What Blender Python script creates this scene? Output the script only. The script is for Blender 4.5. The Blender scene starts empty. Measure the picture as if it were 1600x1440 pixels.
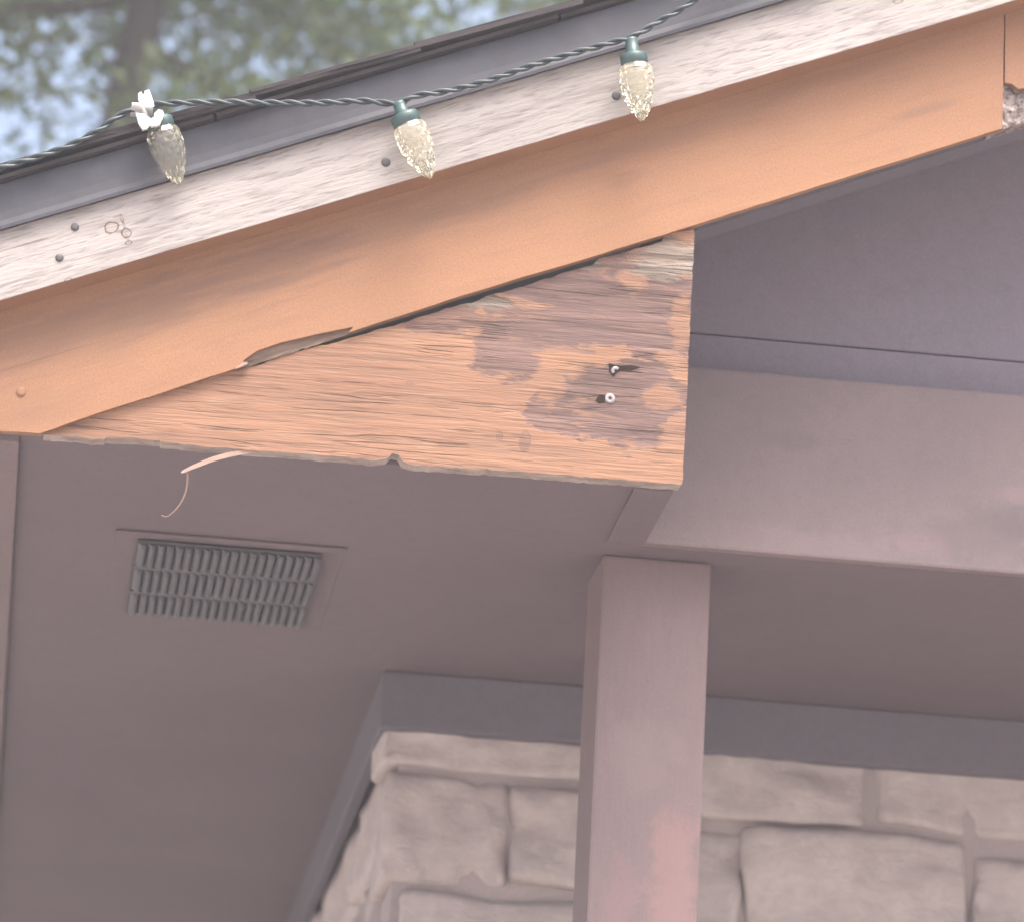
import bpy, bmesh, math, random
from mathutils import Vector, Matrix, noise

# ------------------------------------------------------------------ camera, sky, sun, exposure
scene = bpy.context.scene
col = scene.collection
R = math.radians
FPX, YAW, PITCH, ROLL = 6850.0, R(6.2), R(17.3), R(3.0)
CAM = Vector((0, -3.7, 1.6))
FW = Vector((math.sin(YAW) * math.cos(PITCH), math.cos(YAW) * math.cos(PITCH), math.sin(PITCH)))
_r = FW.cross(Vector((0, 0, 1))).normalized()
_u = _r.cross(FW)
RT = math.cos(ROLL) * _r + math.sin(ROLL) * _u
UP = math.cos(ROLL) * _u - math.sin(ROLL) * _r
cam = bpy.data.cameras.new('camera')
cam.sensor_fit = 'HORIZONTAL'; cam.sensor_width = 36; cam.lens = 36 * FPX / 1600
cam.clip_start = 0.05; cam.clip_end = 3000
cam.dof.use_dof = True; cam.dof.focus_distance = 3.86; cam.dof.aperture_fstop = 7.6
co = bpy.data.objects.new('camera', cam); col.objects.link(co)
m = Matrix((RT, UP, -FW)).transposed().to_4x4(); m.translation = CAM
co.matrix_world = m
scene.camera = co

SUN_EL, SUN_AZ = R(67), R(166)          # azimuth clockwise from +Y: the sun stands in front, a little to the right
world = bpy.data.worlds.new('World'); scene.world = world; world.use_nodes = True
nt = world.node_tree; nt.nodes.clear()
sky = nt.nodes.new('ShaderNodeTexSky'); sky.sky_type = 'NISHITA'; sky.sun_disc = False
sky.sun_elevation = SUN_EL; sky.sun_rotation = SUN_AZ; sky.air_density = 1.0; sky.dust_density = 8.5; sky.ozone_density = 1.0
bg = nt.nodes.new('ShaderNodeBackground'); bg.inputs['Strength'].default_value = 0.15
wo = nt.nodes.new('ShaderNodeOutputWorld')
nt.links.new(sky.outputs[0], bg.inputs[0]); nt.links.new(bg.outputs[0], wo.inputs[0])
sl = bpy.data.lights.new('sun', 'SUN'); sl.energy = 1.5; sl.angle = R(34); sl.color = (1, .975, .95)
so = bpy.data.objects.new('sun', sl); col.objects.link(so)
sd = Vector((math.sin(SUN_AZ) * math.cos(SUN_EL), math.cos(SUN_AZ) * math.cos(SUN_EL), math.sin(SUN_EL)))
so.rotation_euler = sd.to_track_quat('Z', 'Y').to_euler(); so.location = sd * 20
scene.view_settings.view_transform = 'Standard'; scene.view_settings.look = 'None'
scene.view_settings.exposure = 1.62; scene.view_settings.gamma = 1.0
scene.view_settings.use_curve_mapping = False

# ------------------------------------------------------------------ helpers
def ray(u, v): return FW + RT * ((u - 800) / FPX) - UP * ((v - 720) / FPX)
def px(u, v, Y):                       # photo pixel -> point on the upright plane y = Y
    d = ray(u, v); return CAM + d * ((Y - CAM.y) / d.y)
def pz(u, v, Z):                       # photo pixel -> point on the level plane z = Z
    d = ray(u, v); return CAM + d * ((Z - CAM.z) / d.z)

def empty(name, loc=(0, 0, 0), parent=None):
    o = bpy.data.objects.new(name, None); col.objects.link(o); o.location = loc
    o.empty_display_size = .1
    if parent: o.parent = parent
    return o
def obj(name, me, mat, parent=None, loc=(0, 0, 0), rot=(0, 0, 0), smooth=False):
    if isinstance(me, bmesh.types.BMesh):
        bm = me; me = bpy.data.meshes.new(name); bm.to_mesh(me); bm.free()
    if not me.materials:
        for mm in (mat if isinstance(mat, (list, tuple)) else [mat]): me.materials.append(mm)
    if smooth:
        for p in me.polygons: p.use_smooth = True
    o = bpy.data.objects.new(name, me); col.objects.link(o)
    o.location = loc; o.rotation_euler = rot
    if parent: o.parent = parent
    return o
def tag(o, label, cat=None, group=None, kind=None):
    o['label'] = label
    if cat: o['category'] = cat
    if group: o['group'] = group
    if kind: o['kind'] = kind

def box(x0, x1, y0, y1, z0, z1, bev=0.0, seg=1, bm=None):
    b = bmesh.new()
    bmesh.ops.create_cube(b, size=1)
    for v in b.verts:
        v.co = Vector((x0 + (v.co.x + .5) * (x1 - x0), y0 + (v.co.y + .5) * (y1 - y0), z0 + (v.co.z + .5) * (z1 - z0)))
    if bev: bmesh.ops.bevel(b, geom=b.edges[:], offset=bev, segments=seg, profile=.6, affect='EDGES')
    if bm is None: return b
    me = bpy.data.meshes.new('tmp'); b.to_mesh(me); b.free(); bm.from_mesh(me); bpy.data.meshes.remove(me); return bm
def prism(pts, y0, y1, bev=0.0, rough=0.0, step=0.0, seed=0, keep=None):
    """polygon in the xz plane, front at y0, back at y1; rough wears the outline"""
    P = []
    n = len(pts)
    for i in range(n):
        a, b = Vector(pts[i]), Vector(pts[(i + 1) % n])
        k = max(1, int((b - a).length / step)) if step else 1
        for j in range(k):
            q = a.lerp(b, j / k)
            if rough and j:
                d = (b - a).normalized(); nn = Vector((-d.y, d.x))
                q = q + nn * rough * (noise.noise(Vector((q.x * 190 + seed, q.y * 190, 0))) + .6 * noise.noise(Vector((q.x * 60, seed, q.y * 60))))
            P.append(q)
    bm = bmesh.new()
    vs = [bm.verts.new((p.x, y0, p.y)) for p in P]
    f = bm.faces.new(vs); f.normal_update()
    if f.normal.y > 0: f.normal_flip()
    r = bmesh.ops.extrude_face_region(bm, geom=[f])
    for g in r['geom']:
        if isinstance(g, bmesh.types.BMVert): g.co.y = y1
    # the original face stays at the front, the extruded one is the back
    bmesh.ops.recalc_face_normals(bm, faces=bm.faces[:])
    if bev:
        ed = [e for e in bm.edges if all(abs(v.co.y - y0) < 1e-6 for v in e.verts)]
        bmesh.ops.bevel(bm, geom=ed, offset=bev, segments=2, profile=.6, affect='EDGES')
    tri = [f for f in bm.faces if len(f.verts) > 4]
    bmesh.ops.triangulate(bm, faces=tri)
    return bm
def tube(path, rad, n=8, bm=None, cap=True):
    bm = bm or bmesh.new()
    path = [Vector(p) for p in path]
    rings = []; ref = Vector((0.13, -.9, .35)).normalized()
    for i, p in enumerate(path):
        t = (path[min(i + 1, len(path) - 1)] - path[max(i - 1, 0)]).normalized()
        x = t.cross(ref); x = x.normalized() if x.length > 1e-4 else t.orthogonal().normalized()
        y = t.cross(x); r = rad[i] if isinstance(rad, (list, tuple)) else rad
        ref = -y if (-y).dot(ref) > 0 else y
        rings.append([bm.verts.new(p + (x * math.cos(2 * math.pi * k / n) + y * math.sin(2 * math.pi * k / n)) * r) for k in range(n)])
    for a, b in zip(rings, rings[1:]):
        for k in range(n): bm.faces.new((a[k], a[(k + 1) % n], b[(k + 1) % n], b[k]))
    if cap:
        bm.faces.new(rings[0][::-1]); bm.faces.new(rings[-1])
    return bm
def lathe(prof, n=20, bm=None):
    bm = bm or bmesh.new(); rings = []
    for r, z in prof:
        if r < 1e-6: rings.append([bm.verts.new((0, 0, z))])
        else: rings.append([bm.verts.new((r * math.cos(2 * math.pi * k / n), r * math.sin(2 * math.pi * k / n), z)) for k in range(n)])
    for a, b in zip(rings, rings[1:]):
        for k in range(n):
            k2 = (k + 1) % n
            if len(a) == 1: bm.faces.new((a[0], b[k2], b[k]))
            elif len(b) == 1: bm.faces.new((a[k], a[k2], b[0]))
            else: bm.faces.new((a[k], a[k2], b[k2], b[k]))
    bmesh.ops.recalc_face_normals(bm, faces=bm.faces[:])
    return bm

# ------------------------------------------------------------------ material helpers
class NT:
    def __init__(s, name):
        s.m = bpy.data.materials.new(name); s.m.use_nodes = True
        s.t = s.m.node_tree; s.b = s.t.nodes['Principled BSDF']
        s.tc = s.t.nodes.new('ShaderNodeTexCoord')
    def n(s, typ, **kw):
        x = s.t.nodes.new(typ)
        for k, v in kw.items(): setattr(x, k, v)
        return x
    def l(s, a, b): s.t.links.new(a, b)
    def mapping(s, scale=(1, 1, 1), rot=(0, 0, 0), loc=(0, 0, 0), src=None):
        x = s.n('ShaderNodeMapping'); x.inputs['Scale'].default_value = scale
        x.inputs['Rotation'].default_value = rot; x.inputs['Location'].default_value = loc
        s.l(src or s.tc.outputs['Object'], x.inputs[0]); return x.outputs[0]
    def noise(s, vec, scale=5, detail=4, rough=.5, dist=0):
        x = s.n('ShaderNodeTexNoise'); s.l(vec, x.inputs['Vector'])
        x.inputs['Scale'].default_value = scale; x.inputs['Detail'].default_value = detail
        x.inputs['Roughness'].default_value = rough; x.inputs['Distortion'].default_value = dist
        return x.outputs['Fac']
    def ramp(s, fac, stops):
        x = s.n('ShaderNodeValToRGB'); s.l(fac, x.inputs[0]); e = x.color_ramp.elements
        while len(e) < len(stops): e.new(.5)
        for q, (p, c) in zip(e, stops):
            q.position = p; q.color = (c, c, c, 1) if isinstance(c, (int, float)) else (*c, 1)
        return x.outputs[0]
    def math(s, op, a, b=None, c=None, clamp=False):
        x = s.n('ShaderNodeMath', operation=op); x.use_clamp = clamp
        for i, q in enumerate((a, b, c)):
            if q is None: continue
            if isinstance(q, (int, float)): x.inputs[i].default_value = q
            else: s.l(q, x.inputs[i])
        return x.outputs[0]
    def mix(s, fac, a, b, blend='MIX'):
        x = s.n('ShaderNodeMix', data_type='RGBA', blend_type=blend)
        if isinstance(fac, (int, float)): x.inputs[0].default_value = fac
        else: s.l(fac, x.inputs[0])
        for i, q in ((6, a), (7, b)):
            if isinstance(q, tuple): x.inputs[i].default_value = (*q, 1)
            else: s.l(q, x.inputs[i])
        return x.outputs[2]
    def bump(s, h, strength=.3, dist=.001, prev=None):
        x = s.n('ShaderNodeBump'); x.inputs['Strength'].default_value = strength; x.inputs['Distance'].default_value = dist
        s.l(h, x.inputs['Height'])
        if prev: s.l(prev, x.inputs['Normal'])
        return x.outputs[0]
    def ellipse(s, cx, cz, rx, rz, wob, soft=.25):
        """1 inside an ellipse on the object's xz plane, its outline moved about by wob"""
        sp = s.n('ShaderNodeSeparateXYZ'); s.l(s.tc.outputs['Object'], sp.inputs[0])
        dx = s.math('DIVIDE', s.math('SUBTRACT', sp.outputs[0], cx), rx)
        dz = s.math('DIVIDE', s.math('SUBTRACT', sp.outputs[2], cz), rz)
        r = s.math('SQRT', s.math('ADD', s.math('MULTIPLY', dx, dx), s.math('MULTIPLY', dz, dz)))
        r = s.math('ADD', r, wob)
        return s.ramp(r, [(max(0, 1 - soft) / 2, 1.0), ((1 + soft) / 2, 0.0)]) if False else s.math('SUBTRACT', 1.0, s.math('SMOOTH_MIN', 1.0, s.math('MULTIPLY', s.math('MAXIMUM', s.math('SUBTRACT', r, 1 - soft), 0.0), 1 / (2 * soft)), .05), clamp=True)
    def set(s, color=None, rough=None, normal=None, **kw):
        for k, v in (('Base Color', color), ('Roughness', rough), ('Normal', normal)):
            if v is None: continue
            if isinstance(v, tuple): s.b.inputs[k].default_value = (*v, 1)
            elif isinstance(v, (int, float)): s.b.inputs[k].default_value = v
            else: s.l(v, s.b.inputs[k])
        for k, v in kw.items(): s.b.inputs[k].default_value = v
        return s.m

def paint(name, c1, c2, scale=6, rough=.6, fine=.25, stretch=(1, 1, 1), spec=.3, stains_and_light=()):
    k = NT(name); v = k.mapping(stretch)
    a = k.noise(v, scale, 5, .6); b = k.noise(v, scale * 22, 3, .6)
    c = k.mix(k.ramp(a, [(.3, 0.0), (.7, 1.0)]), c1, c2)
    c = k.mix(k.math('MULTIPLY', k.ramp(b, [(.45, 0.0), (.75, 1.0)]), fine), c, tuple(x * .6 for x in c1))
    sp = k.noise(k.mapping((1, 1, 1)), 420, 3, .7)
    c = k.mix(k.ramp(sp, [(.35, .22), (.5, 0.0)]), c, tuple(x * .62 for x in c1))
    c = k.mix(k.ramp(sp, [(.52, 0.0), (.68, .2)]), c, tuple(min(1, x * 1.45) for x in c1))
    wv = k.noise(k.mapping((1, 1, 1)), 2.2, 3, .6)
    c = k.mix(k.ramp(wv, [(.4, 0.0), (.7, .35)]), c, tuple(x * .72 for x in c1))
    if stains_and_light:
        wob = k.math('MULTIPLY', k.math('SUBTRACT', k.noise(k.mapping((1, 1, 1)), 30, 5, .7), .5), 3.2)
        for cx, cz, rx, rz, amt, cc in stains_and_light:
            c = k.mix(k.math('MULTIPLY', k.ellipse(cx, cz, rx, rz, wob, .35), amt), c, cc)
    h = k.noise(v, scale * 40, 2, .5)
    nrm = k.bump(h, .25, .0006, k.bump(a, .35, .004))
    return k.set(c, rough, nrm, **{'Specular IOR Level': spec})

# pale, weathered trim wood (object x runs along the board)
def mat_trim():
    k = NT('weathered_pale_wood')
    v1 = k.mapping((16, 40, 120), rot=(0, R(-7), 0)); v2 = k.mapping((42, 60, 360), rot=(0, R(-8), 0)); v3 = k.mapping((3, 3, 10))
    g1 = k.noise(v1, 1, 5, .62, .6); g2 = k.noise(v2, 1, 3, .6); g3 = k.noise(v3, 1, 3, .5)
    c = k.mix(k.ramp(g3, [(.3, 0.0), (.7, 1.0)]), (.351, .326, .315), (.300, .277, .266))
    c = k.mix(k.ramp(g1, [(.50, 0.0), (.66, .55)]), c, (.185, .161, .153))
    c = k.mix(k.ramp(g2, [(.54, 0.0), (.68, .55)]), c, (.128, .113, .109))
    wob = k.math('MULTIPLY', k.math('SUBTRACT', k.noise(k.mapping((1, 1, 1)), 150, 3), .5), 1.1)
    for cx, cz, rx, rz in KNOTS:
        o = k.ellipse(cx, cz, rx, rz, wob, .10); i = k.ellipse(cx, cz, rx * .74, rz * .74, wob, .10)
        c = k.mix(k.math('MULTIPLY', k.math('SUBTRACT', o, i, clamp=True), .9), c, (.085, .06, .05))
        c = k.mix(k.math('MULTIPLY', i, .25), c, (.266, .205, .152))
    for cx, cz, rx, rz in CRACKS:
        c = k.mix(k.math('MULTIPLY', k.ellipse(cx, cz, rx, rz, wob, .3), .38), c, (.11, .085, .075))
    h = k.math('ADD', k.math('MULTIPLY', g1, -.8), k.math('MULTIPLY', g2, -.5))
    return k.set(c, .8, k.bump(h, .9, .0022), **{'Specular IOR Level': .2})

def mat_barge():
    k = NT('terracotta_painted_wood')
    v = k.mapping((1.2, 4, 9)); v2 = k.mapping((10, 30, 90)); v3 = k.mapping((1, 1, 1))
    a = k.noise(v, 1.5, 4, .6, .4); b = k.noise(v2, 1, 4, .6); d = k.noise(v3, 5, 4, .6)
    c = k.mix(k.ramp(a, [(.3, 0.0), (.72, 1.0)]), (.290, .152, .081), (.244, .125, .071))
    c = k.mix(k.ramp(d, [(.5, 0.0), (.75, .4)]), c, (.198, .103, .066))
    c = k.mix(k.ramp(b, [(.54, 0.0), (.78, .3)]), c, (.156, .082, .053))
    fine = k.noise(v3, 520, 3, .7)
    c = k.mix(k.ramp(fine, [(.34, .30), (.5, 0.0)]), c, (.175, .087, .050))
    c = k.mix(k.ramp(fine, [(.52, 0.0), (.68, .26)]), c, (.396, .230, .138))
    wob = k.math('ADD', k.math('MULTIPLY', k.math('SUBTRACT', a, .5), 1.6), k.math('MULTIPLY', k.math('SUBTRACT', b, .5), 2.6))
    for cx, cz, rx, rz, amt, sf in SMEARS_SHADE:  # paint smears, plus shade under the trim board put into the colour
        c = k.mix(k.math('MULTIPLY', k.ellipse(cx, cz, rx, rz, wob, sf), amt), c, (.111, .065, .050))
    h = k.math('ADD', k.math('MULTIPLY', b, .4), a)
    return k.set(c, .62, k.bump(fine, .22, .0005, k.bump(h, .3, .002)), **{'Specular IOR Level': .3})

def mat_gusset():
    k = NT('worn_painted_plywood')
    v1 = k.mapping((5, 30, 78), rot=(0, R(.6), 0)); v2 = k.mapping((16, 50, 290)); v3 = k.mapping((2.2, 4, 26))
    g1 = k.noise(v1, 1, 6, .7, .6); g2 = k.noise(v2, 1, 4, .62, .4); g4 = k.noise(k.mapping((2.2, 30, 62)), 1, 4, .55, .25)
    crack = k.ramp(k.math('ABSOLUTE', k.math('SUBTRACT', g4, .5)), [(.006, 1.0), (.022, 0.0)])
    crack = k.math('MULTIPLY', crack, k.ramp(k.noise(k.mapping((9, 9, 20)), 1, 3, .6), [(.47, 0.0), (.56, 1.0)])); g3 = k.noise(v3, 1, 3, .5, .4)
    n1 = k.noise(k.mapping((1, 1, 1.6)), 22, 5, .62); n2 = k.noise(k.mapping((10, 10, 40)), 4, 4, .6)
    n3 = k.noise(k.mapping((1, 1, 1.4), loc=(3, 0, 1)), 9, 3, .55)
    wob = k.math('ADD', k.math('MULTIPLY', k.math('SUBTRACT', n1, .5), 1.5), k.math('MULTIPLY', k.math('SUBTRACT', n2, .5), .7))
    wob = k.math('ADD', wob, k.math('MULTIPLY', k.math('SUBTRACT', n3, .5), 1.2))
    c = k.mix(k.ramp(g3, [(.3, 0.0), (.7, 1.0)]), (.293, .164, .102), (.242, .130, .083))
    c = k.mix(k.ramp(g1, [(.46, 0.0), (.66, .55)]), c, (.147, .089, .065))
    c = k.mix(k.ramp(g2, [(.53, 0.0), (.72, .55)]), c, (.095, .061, .048))
    c = k.mix(k.ramp(g2, [(.26, .45), (.43, 0.0)]), c, (.396, .273, .198))
    # old dark coat that shows where the newer paint has gone
    old = None
    for cx, cz, rx, rz, amt in STAINS:
        e = k.math('MULTIPLY', k.ellipse(cx, cz, rx, rz, wob, .07), amt)
        old = e if old is None else k.math('MAXIMUM', old, e)
    spare = None
    for cx, cz, rx, rz in SPARED:
        e = k.ellipse(cx, cz, rx, rz, k.math('MULTIPLY', wob, 2.1), .2)
        spare = e if spare is None else k.math('MAXIMUM', spare, e)
    worn = k.ramp(k.noise(k.mapping((16, 20, 60)), 1, 5, .65, .6), [(.55, 0.0), (.66, .75)])
    old = k.math('MULTIPLY', old, k.math('SUBTRACT', 1.0, k.math('MAXIMUM', k.math('MULTIPLY', spare, .85), worn)))
    oc = k.mix(k.ramp(g1, [(.38, 0.0), (.64, 1.0)]), (.158, .102, .094), (.073, .046, .043))
    oc = k.mix(k.ramp(g2, [(.55, 0.0), (.75, .6)]), oc, (.264, .167, .124))
    c = k.mix(old, c, oc)
    c = k.mix(k.math('MULTIPLY', crack, .32), c, (.080, .050, .042))
    raw = None
    for cx, cz, rx, rz in RAW:
        e = k.ellipse(cx, cz, rx, rz, k.math('MULTIPLY', wob, 1.2), .15)
        raw = e if raw is None else k.math('MAXIMUM', raw, e)
    rc = k.mix(k.ramp(g1, [(.36, 0.0), (.62, 1.0)]), (.264, .227, .191), (.095, .076, .062))
    c = k.mix(k.math('MULTIPLY', raw, .85), c, rc)
    h = k.math('ADD', k.math('MULTIPLY', g1, -1.0), k.math('MULTIPLY', g2, -.7))
    h = k.math('ADD', h, k.math('MULTIPLY', raw, k.math('MULTIPLY', g1, -1.5)))
    h = k.math('ADD', h, k.math('MULTIPLY', old, -.3))
    h = k.math('ADD', h, k.math('MULTIPLY', crack, -.9))
    return k.set(c, .72, k.bump(h, .9, .0022), **{'Specular IOR Level': .25})

def mat_raw(name, c1, c2, stretch):
    k = NT(name); v = k.mapping(stretch); g = k.noise(v, 1, 6, .65, .4)
    c = k.mix(k.ramp(g, [(.35, 0.0), (.65, 1.0)]), c1, c2)
    return k.set(c, .85, k.bump(g, .8, .002), **{'Specular IOR Level': .15})
def mat_stone():
    k = NT('pale_rough_stone'); v = k.mapping((1, 1, 1))
    oi = k.n('ShaderNodeObjectInfo'); a = k.noise(v, 9, 6, .65, .3); b = k.noise(v, 55, 6, .7); d = k.noise(k.mapping((1, 1, 2.2)), 22, 5, .65, .5)
    c = k.mix(k.ramp(a, [(.3, 0.0), (.7, 1.0)]), (.521, .470, .459), (.419, .370, .361))
    c = k.mix(k.ramp(d, [(.46, 0.0), (.70, .45)]), c, (.326, .280, .278))
    c = k.mix(k.math('MULTIPLY', oi.outputs['Random'], .55), c, (.372, .332, .322))
    c = k.mix(k.ramp(b, [(.48, 0.0), (.74, .4)]), c, (.307, .270, .269))
    c = k.mix(k.ramp(b, [(.28, .5), (.44, 0.0)]), c, (.558, .522, .518))
    return k.set(c, .9, k.bump(b, .5, .004, k.bump(d, .5, .008)), **{'Specular IOR Level': .15})
def mat_plain(name, c, rough=.5, **kw):
    k = NT(name); a = k.noise(k.mapping((1, 1, 1)), 60, 4, .6)
    cc = k.mix(k.ramp(a, [(.3, 0.0), (.7, 1.0)]), c, tuple(x * .72 for x in c))
    return k.set(cc, rough, k.bump(a, .15, .0006), **kw)
def mat_leaf(name, c1, c2):
    k = NT(name); a = k.noise(k.mapping((1, 1, 1)), 2.3, 4, .6); b = k.noise(k.mapping((1, 1, 1)), 17, 2, .6)
    c = k.mix(k.ramp(a, [(.35, 0.0), (.65, 1.0)]), c1, c2)
    c = k.mix(k.ramp(b, [(.4, 0.0), (.8, .6)]), c, (.14, .125, .055))
    k.set(c, .6)
    tr = k.n('ShaderNodeBsdfTranslucent'); k.l(c, tr.inputs[0])
    mx = k.n('ShaderNodeMixShader'); mx.inputs[0].default_value = .35
    k.l(k.b.outputs[0], mx.inputs[1]); k.l(tr.outputs[0], mx.inputs[2])
    k.l(mx.outputs[0], k.t.nodes['Material Output'].inputs['Surface'])
    return k.m

# ------------------------------------------------------------------ layout found from the photograph
Y_GUS, Y_BAR, Y_TRIM, Y_DRIP, Y_SH = 0.0, -0.006, -0.038, -0.0425, -0.055
ZS = 2.7505                                   # level of the soffit and of the lower edge of the corner board
YB, YST = 0.20, 0.775                         # faces of beam and stone wall
o0 = px(0, 470, Y_TRIM); o1 = px(1590, 0, Y_TRIM)
TH = math.atan2(o1.z - o0.z, o1.x - o0.x)     # roof pitch
S = Vector((math.cos(TH), 0, math.sin(TH))); N = Vector((-math.sin(TH), 0, math.cos(TH)))
O = Vector((o0.x, 0, o0.z))
def ab(p): d = p - O; return d.dot(S), d.dot(N)
def rk(u, v, Y): return ab(px(u, v, Y))       # photo pixel -> (along the rake, square to it)
RIDGE = 2.75                                  # length of the slope from the corner on
A0 = -0.055                                   # lower end of the rake boards
b_bar = [rk(u, v, Y_BAR) for u, v in ((300, 597), (1566, 200))]
b_tt = (rk(0, 362, Y_TRIM)[1] + rk(1225, 0, Y_TRIM)[1]) / 2
b_sh = (rk(0, 246, Y_SH)[1] + rk(860, 6, Y_SH)[1]) / 2
ROT = (0, -TH, 0)
def rx(a, b): return O + S * a + N * b
gx, gz = px(1067, 756, 0).x, ZS
def g2(u, v): p = px(u, v, 0); return p.x - gx, p.z - gz
def gsz(d): return d * 3.86 / FPX
SMEARS_SHADE = [(*rk(u, v, Y_BAR), gsz(a), gsz(b), t, sf) for u, v, a, b, t, sf in ((140, 505, 330, 44, .42, .45), (430, 412, 260, 34, .32, .5), (720, 315, 220, 30, .32, .5), (1010, 225, 170, 20, .3, .5), (1300, 120, 200, 14, .25, .5), (1440, 175, 60, 9, .35, .5), (60, 640, 70, 20, .2, .5), (980, 280, 30, 10, .2, .5))]
SMEARS_SHADE += [(*rk(98, 551, Y_BAR), gsz(100), gsz(1.1), .55, .3)]
KNOTS = [(*rk(u, v, Y_TRIM), gsz(rx_), gsz(rz_)) for u, v, rx_, rz_ in ((174, 356, 11, 10), (198, 364, 8, 8), (190, 341, 2.5, 8), (201, 380, 6, 4), (107, 438, 6, 3), (1403, 2, 9, 4))]
CRACKS = [(*rk(u, v, Y_TRIM), gsz(a), gsz(b)) for u, v, a, b in ((140, 349, 28, 1.2), (30, 385, 40, 1.2), (135, 402, 45, 1.1), (280, 301, 45, 1.0), (186, 362, 7, 3), (193, 350, 2, 9), (199, 373, 2.5, 8), (1060, 45, 50, 1.2), (760, 210, 60, .9))]
STAINS = [(*g2(u, v), gsz(a), gsz(b), t) for u, v, a, b, t in ((950, 475, 230, 100, .95), (700, 500, 90, 22, .7), (795, 535, 62, 66, .85), (970, 625, 120, 80, .95), (870, 640, 50, 40, .8), (985, 665, 80, 36, .85), (820, 690, 9, 18, .45), (780, 682, 7, 9, .4), (640, 600, 8, 5, .3))]
SPARED = [(*g2(u, v), gsz(a), gsz(b)) for u, v, a, b in ((985, 438, 30, 16), (885, 565, 44, 26), (860, 600, 22, 34), (1035, 622, 30, 26), (1062, 700, 26, 60), (1066, 500, 20, 50), (1050, 560, 22, 10))]
RAW = [(*g2(u, v), gsz(a), gsz(b)) for u, v, a, b in ((1045, 405, 75, 38), (920, 415, 26, 8), (745, 470, 60, 12))]

M = {}
M['trim'] = mat_trim(); M['barge'] = mat_barge(); M['gusset'] = mat_gusset()
M['raw_grey'] = mat_raw('bare_grey_wood', (.42, .36, .33), (.22, .18, .16), (30, 60, 60))
M['rot'] = mat_raw('rotten_wood', (.26, .19, .145), (.10, .07, .055), (12, 60, 160))
M['rot_pale'] = mat_raw('crumbling_pale_wood', (.40, .35, .33), (.07, .05, .045), (130, 130, 130))
M['drip'] = mat_plain('dark_grey_flashing', (.043, .044, .058), .55, **{'Specular IOR Level': .4})
M['soffit'] = paint('brown_soffit_paint', (.155, .122, .137), (.137, .109, .125), 3, .7)
def xz(u, v, Y, a, b, amt, cc): p = px(u, v, Y); return (p.x, p.z, gsz(a), gsz(b), amt, cc)
M['beam'] = paint('red_brown_beam_paint', (.199, .155, .159), (.164, .129, .134), 4, .65, stains_and_light=[xz(1545, 835, YB, 90, 50, .4, (.110, .089, .095)), xz(1600, 820, YB, 60, 30, .35, (.101, .084, .089)), xz(1440, 850, YB, 40, 22, .22, (.281, .187, .186)), xz(1250, 850, YB, 150, 30, .3, (.242, .187, .182)), xz(1590, 770, YB, 40, 16, .25, (.289, .199, .199)), xz(1250, 690, YB, 60, 16, .25, (.117, .096, .100))])  # dark stains; the pinkish patches put the lit lower face into the colour
M['post'] = paint('red_brown_post_paint', (.183, .131, .132), (.157, .118, .120), 3, .6, stretch=(3, 3, .6), stains_and_light=[xz(1050, 1400, YB + .045, 40, 130, .4, (.281, .162, .150)), xz(965, 1420, YB + .045, 30, 90, .3, (.230, .136, .150)), xz(1000, 1180, YB + .045, 60, 60, .3, (.208, .158, .150))])
M['frieze'] = paint('dark_frieze_paint', (.142, .130, .156), (.123, .115, .136), 4, .7)
M['panel'] = paint('dark_gable_paint', (.206, .178, .213), (.179, .155, .188), 3, .7)
M['vent'] = mat_plain('grey_vent_metal', (.082, .083, .096), .6)
M['vent_dark'] = mat_plain('dark_vent_screen', (.075, .072, .08), .8)
M['stone'] = mat_stone()
M['mortar'] = paint('grey_mortar', (.375, .33, .325), (.32, .285, .28), 14, .95, spec=.1)
M['shingle'] = paint('dark_shingle', (.055, .048, .050), (.038, .034, .037), 30, .95, .5, spec=.1)
M['nail'] = mat_plain('dark_nail', (.07, .065, .07), .5)
M['slot'] = mat_plain('torn_dark_wood', (.030, .020, .017), .95, **{'Specular IOR Level': .05})
M['screw'] = mat_plain('zinc_screw', (.30, .29, .29), .6, Metallic=.2)
M['cord'] = mat_plain('green_cord_plastic', (.030, .045, .053), .42)
M['socket'] = mat_plain('green_socket_plastic', (.05, .098, .095), .4)
M['white'] = mat_plain('white_clip_plastic', (.80, .80, .80), .4)
M['fibre'] = mat_plain('pale_wood_fibre', (.32, .215, .17), .7)
M['bark'] = mat_raw('tree_bark', (.045, .036, .030), (.022, .018, .016), (14, 14, 3))
M['leaf'] = mat_leaf('evergreen_needles', (.05, .095, .032), (.10, .145, .05))
M['leaf2'] = mat_leaf('grey_green_needles', (.08, .115, .05), (.12, .15, .065))
def mat_lens():
    k = NT('clear_yellowish_lens')
    k.set((.99, .96, .80), .02, None, **{'Transmission Weight': .90, 'IOR': 1.42, 'Specular IOR Level': .7})
    return k.m
M['lens'] = mat_lens()
def mat_ground():
    k = NT('pale_gravel_ground'); a = k.noise(k.mapping((1, 1, 1)), 1.2, 5, .6); b = k.noise(k.mapping((1, 1, 1)), 60, 3, .6)
    c = k.mix(k.ramp(a, [(.3, 0.0), (.7, 1.0)]), (.46, .41, .37), (.40, .36, .33))
    c = k.mix(k.ramp(b, [(.45, 0.0), (.7, .5)]), c, (.28, .25, .23))
    return k.set(c, .95, k.bump(b, .6, .01))
M['ground'] = mat_ground()

# ------------------------------------------------------------------ ground
bm = bmesh.new(); bmesh.ops.create_grid(bm, x_segments=8, y_segments=8, size=120)
g = obj('ground', bm, M['ground']); g['kind'] = 'structure'; tag(g, 'pale gravel ground around the house')

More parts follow.
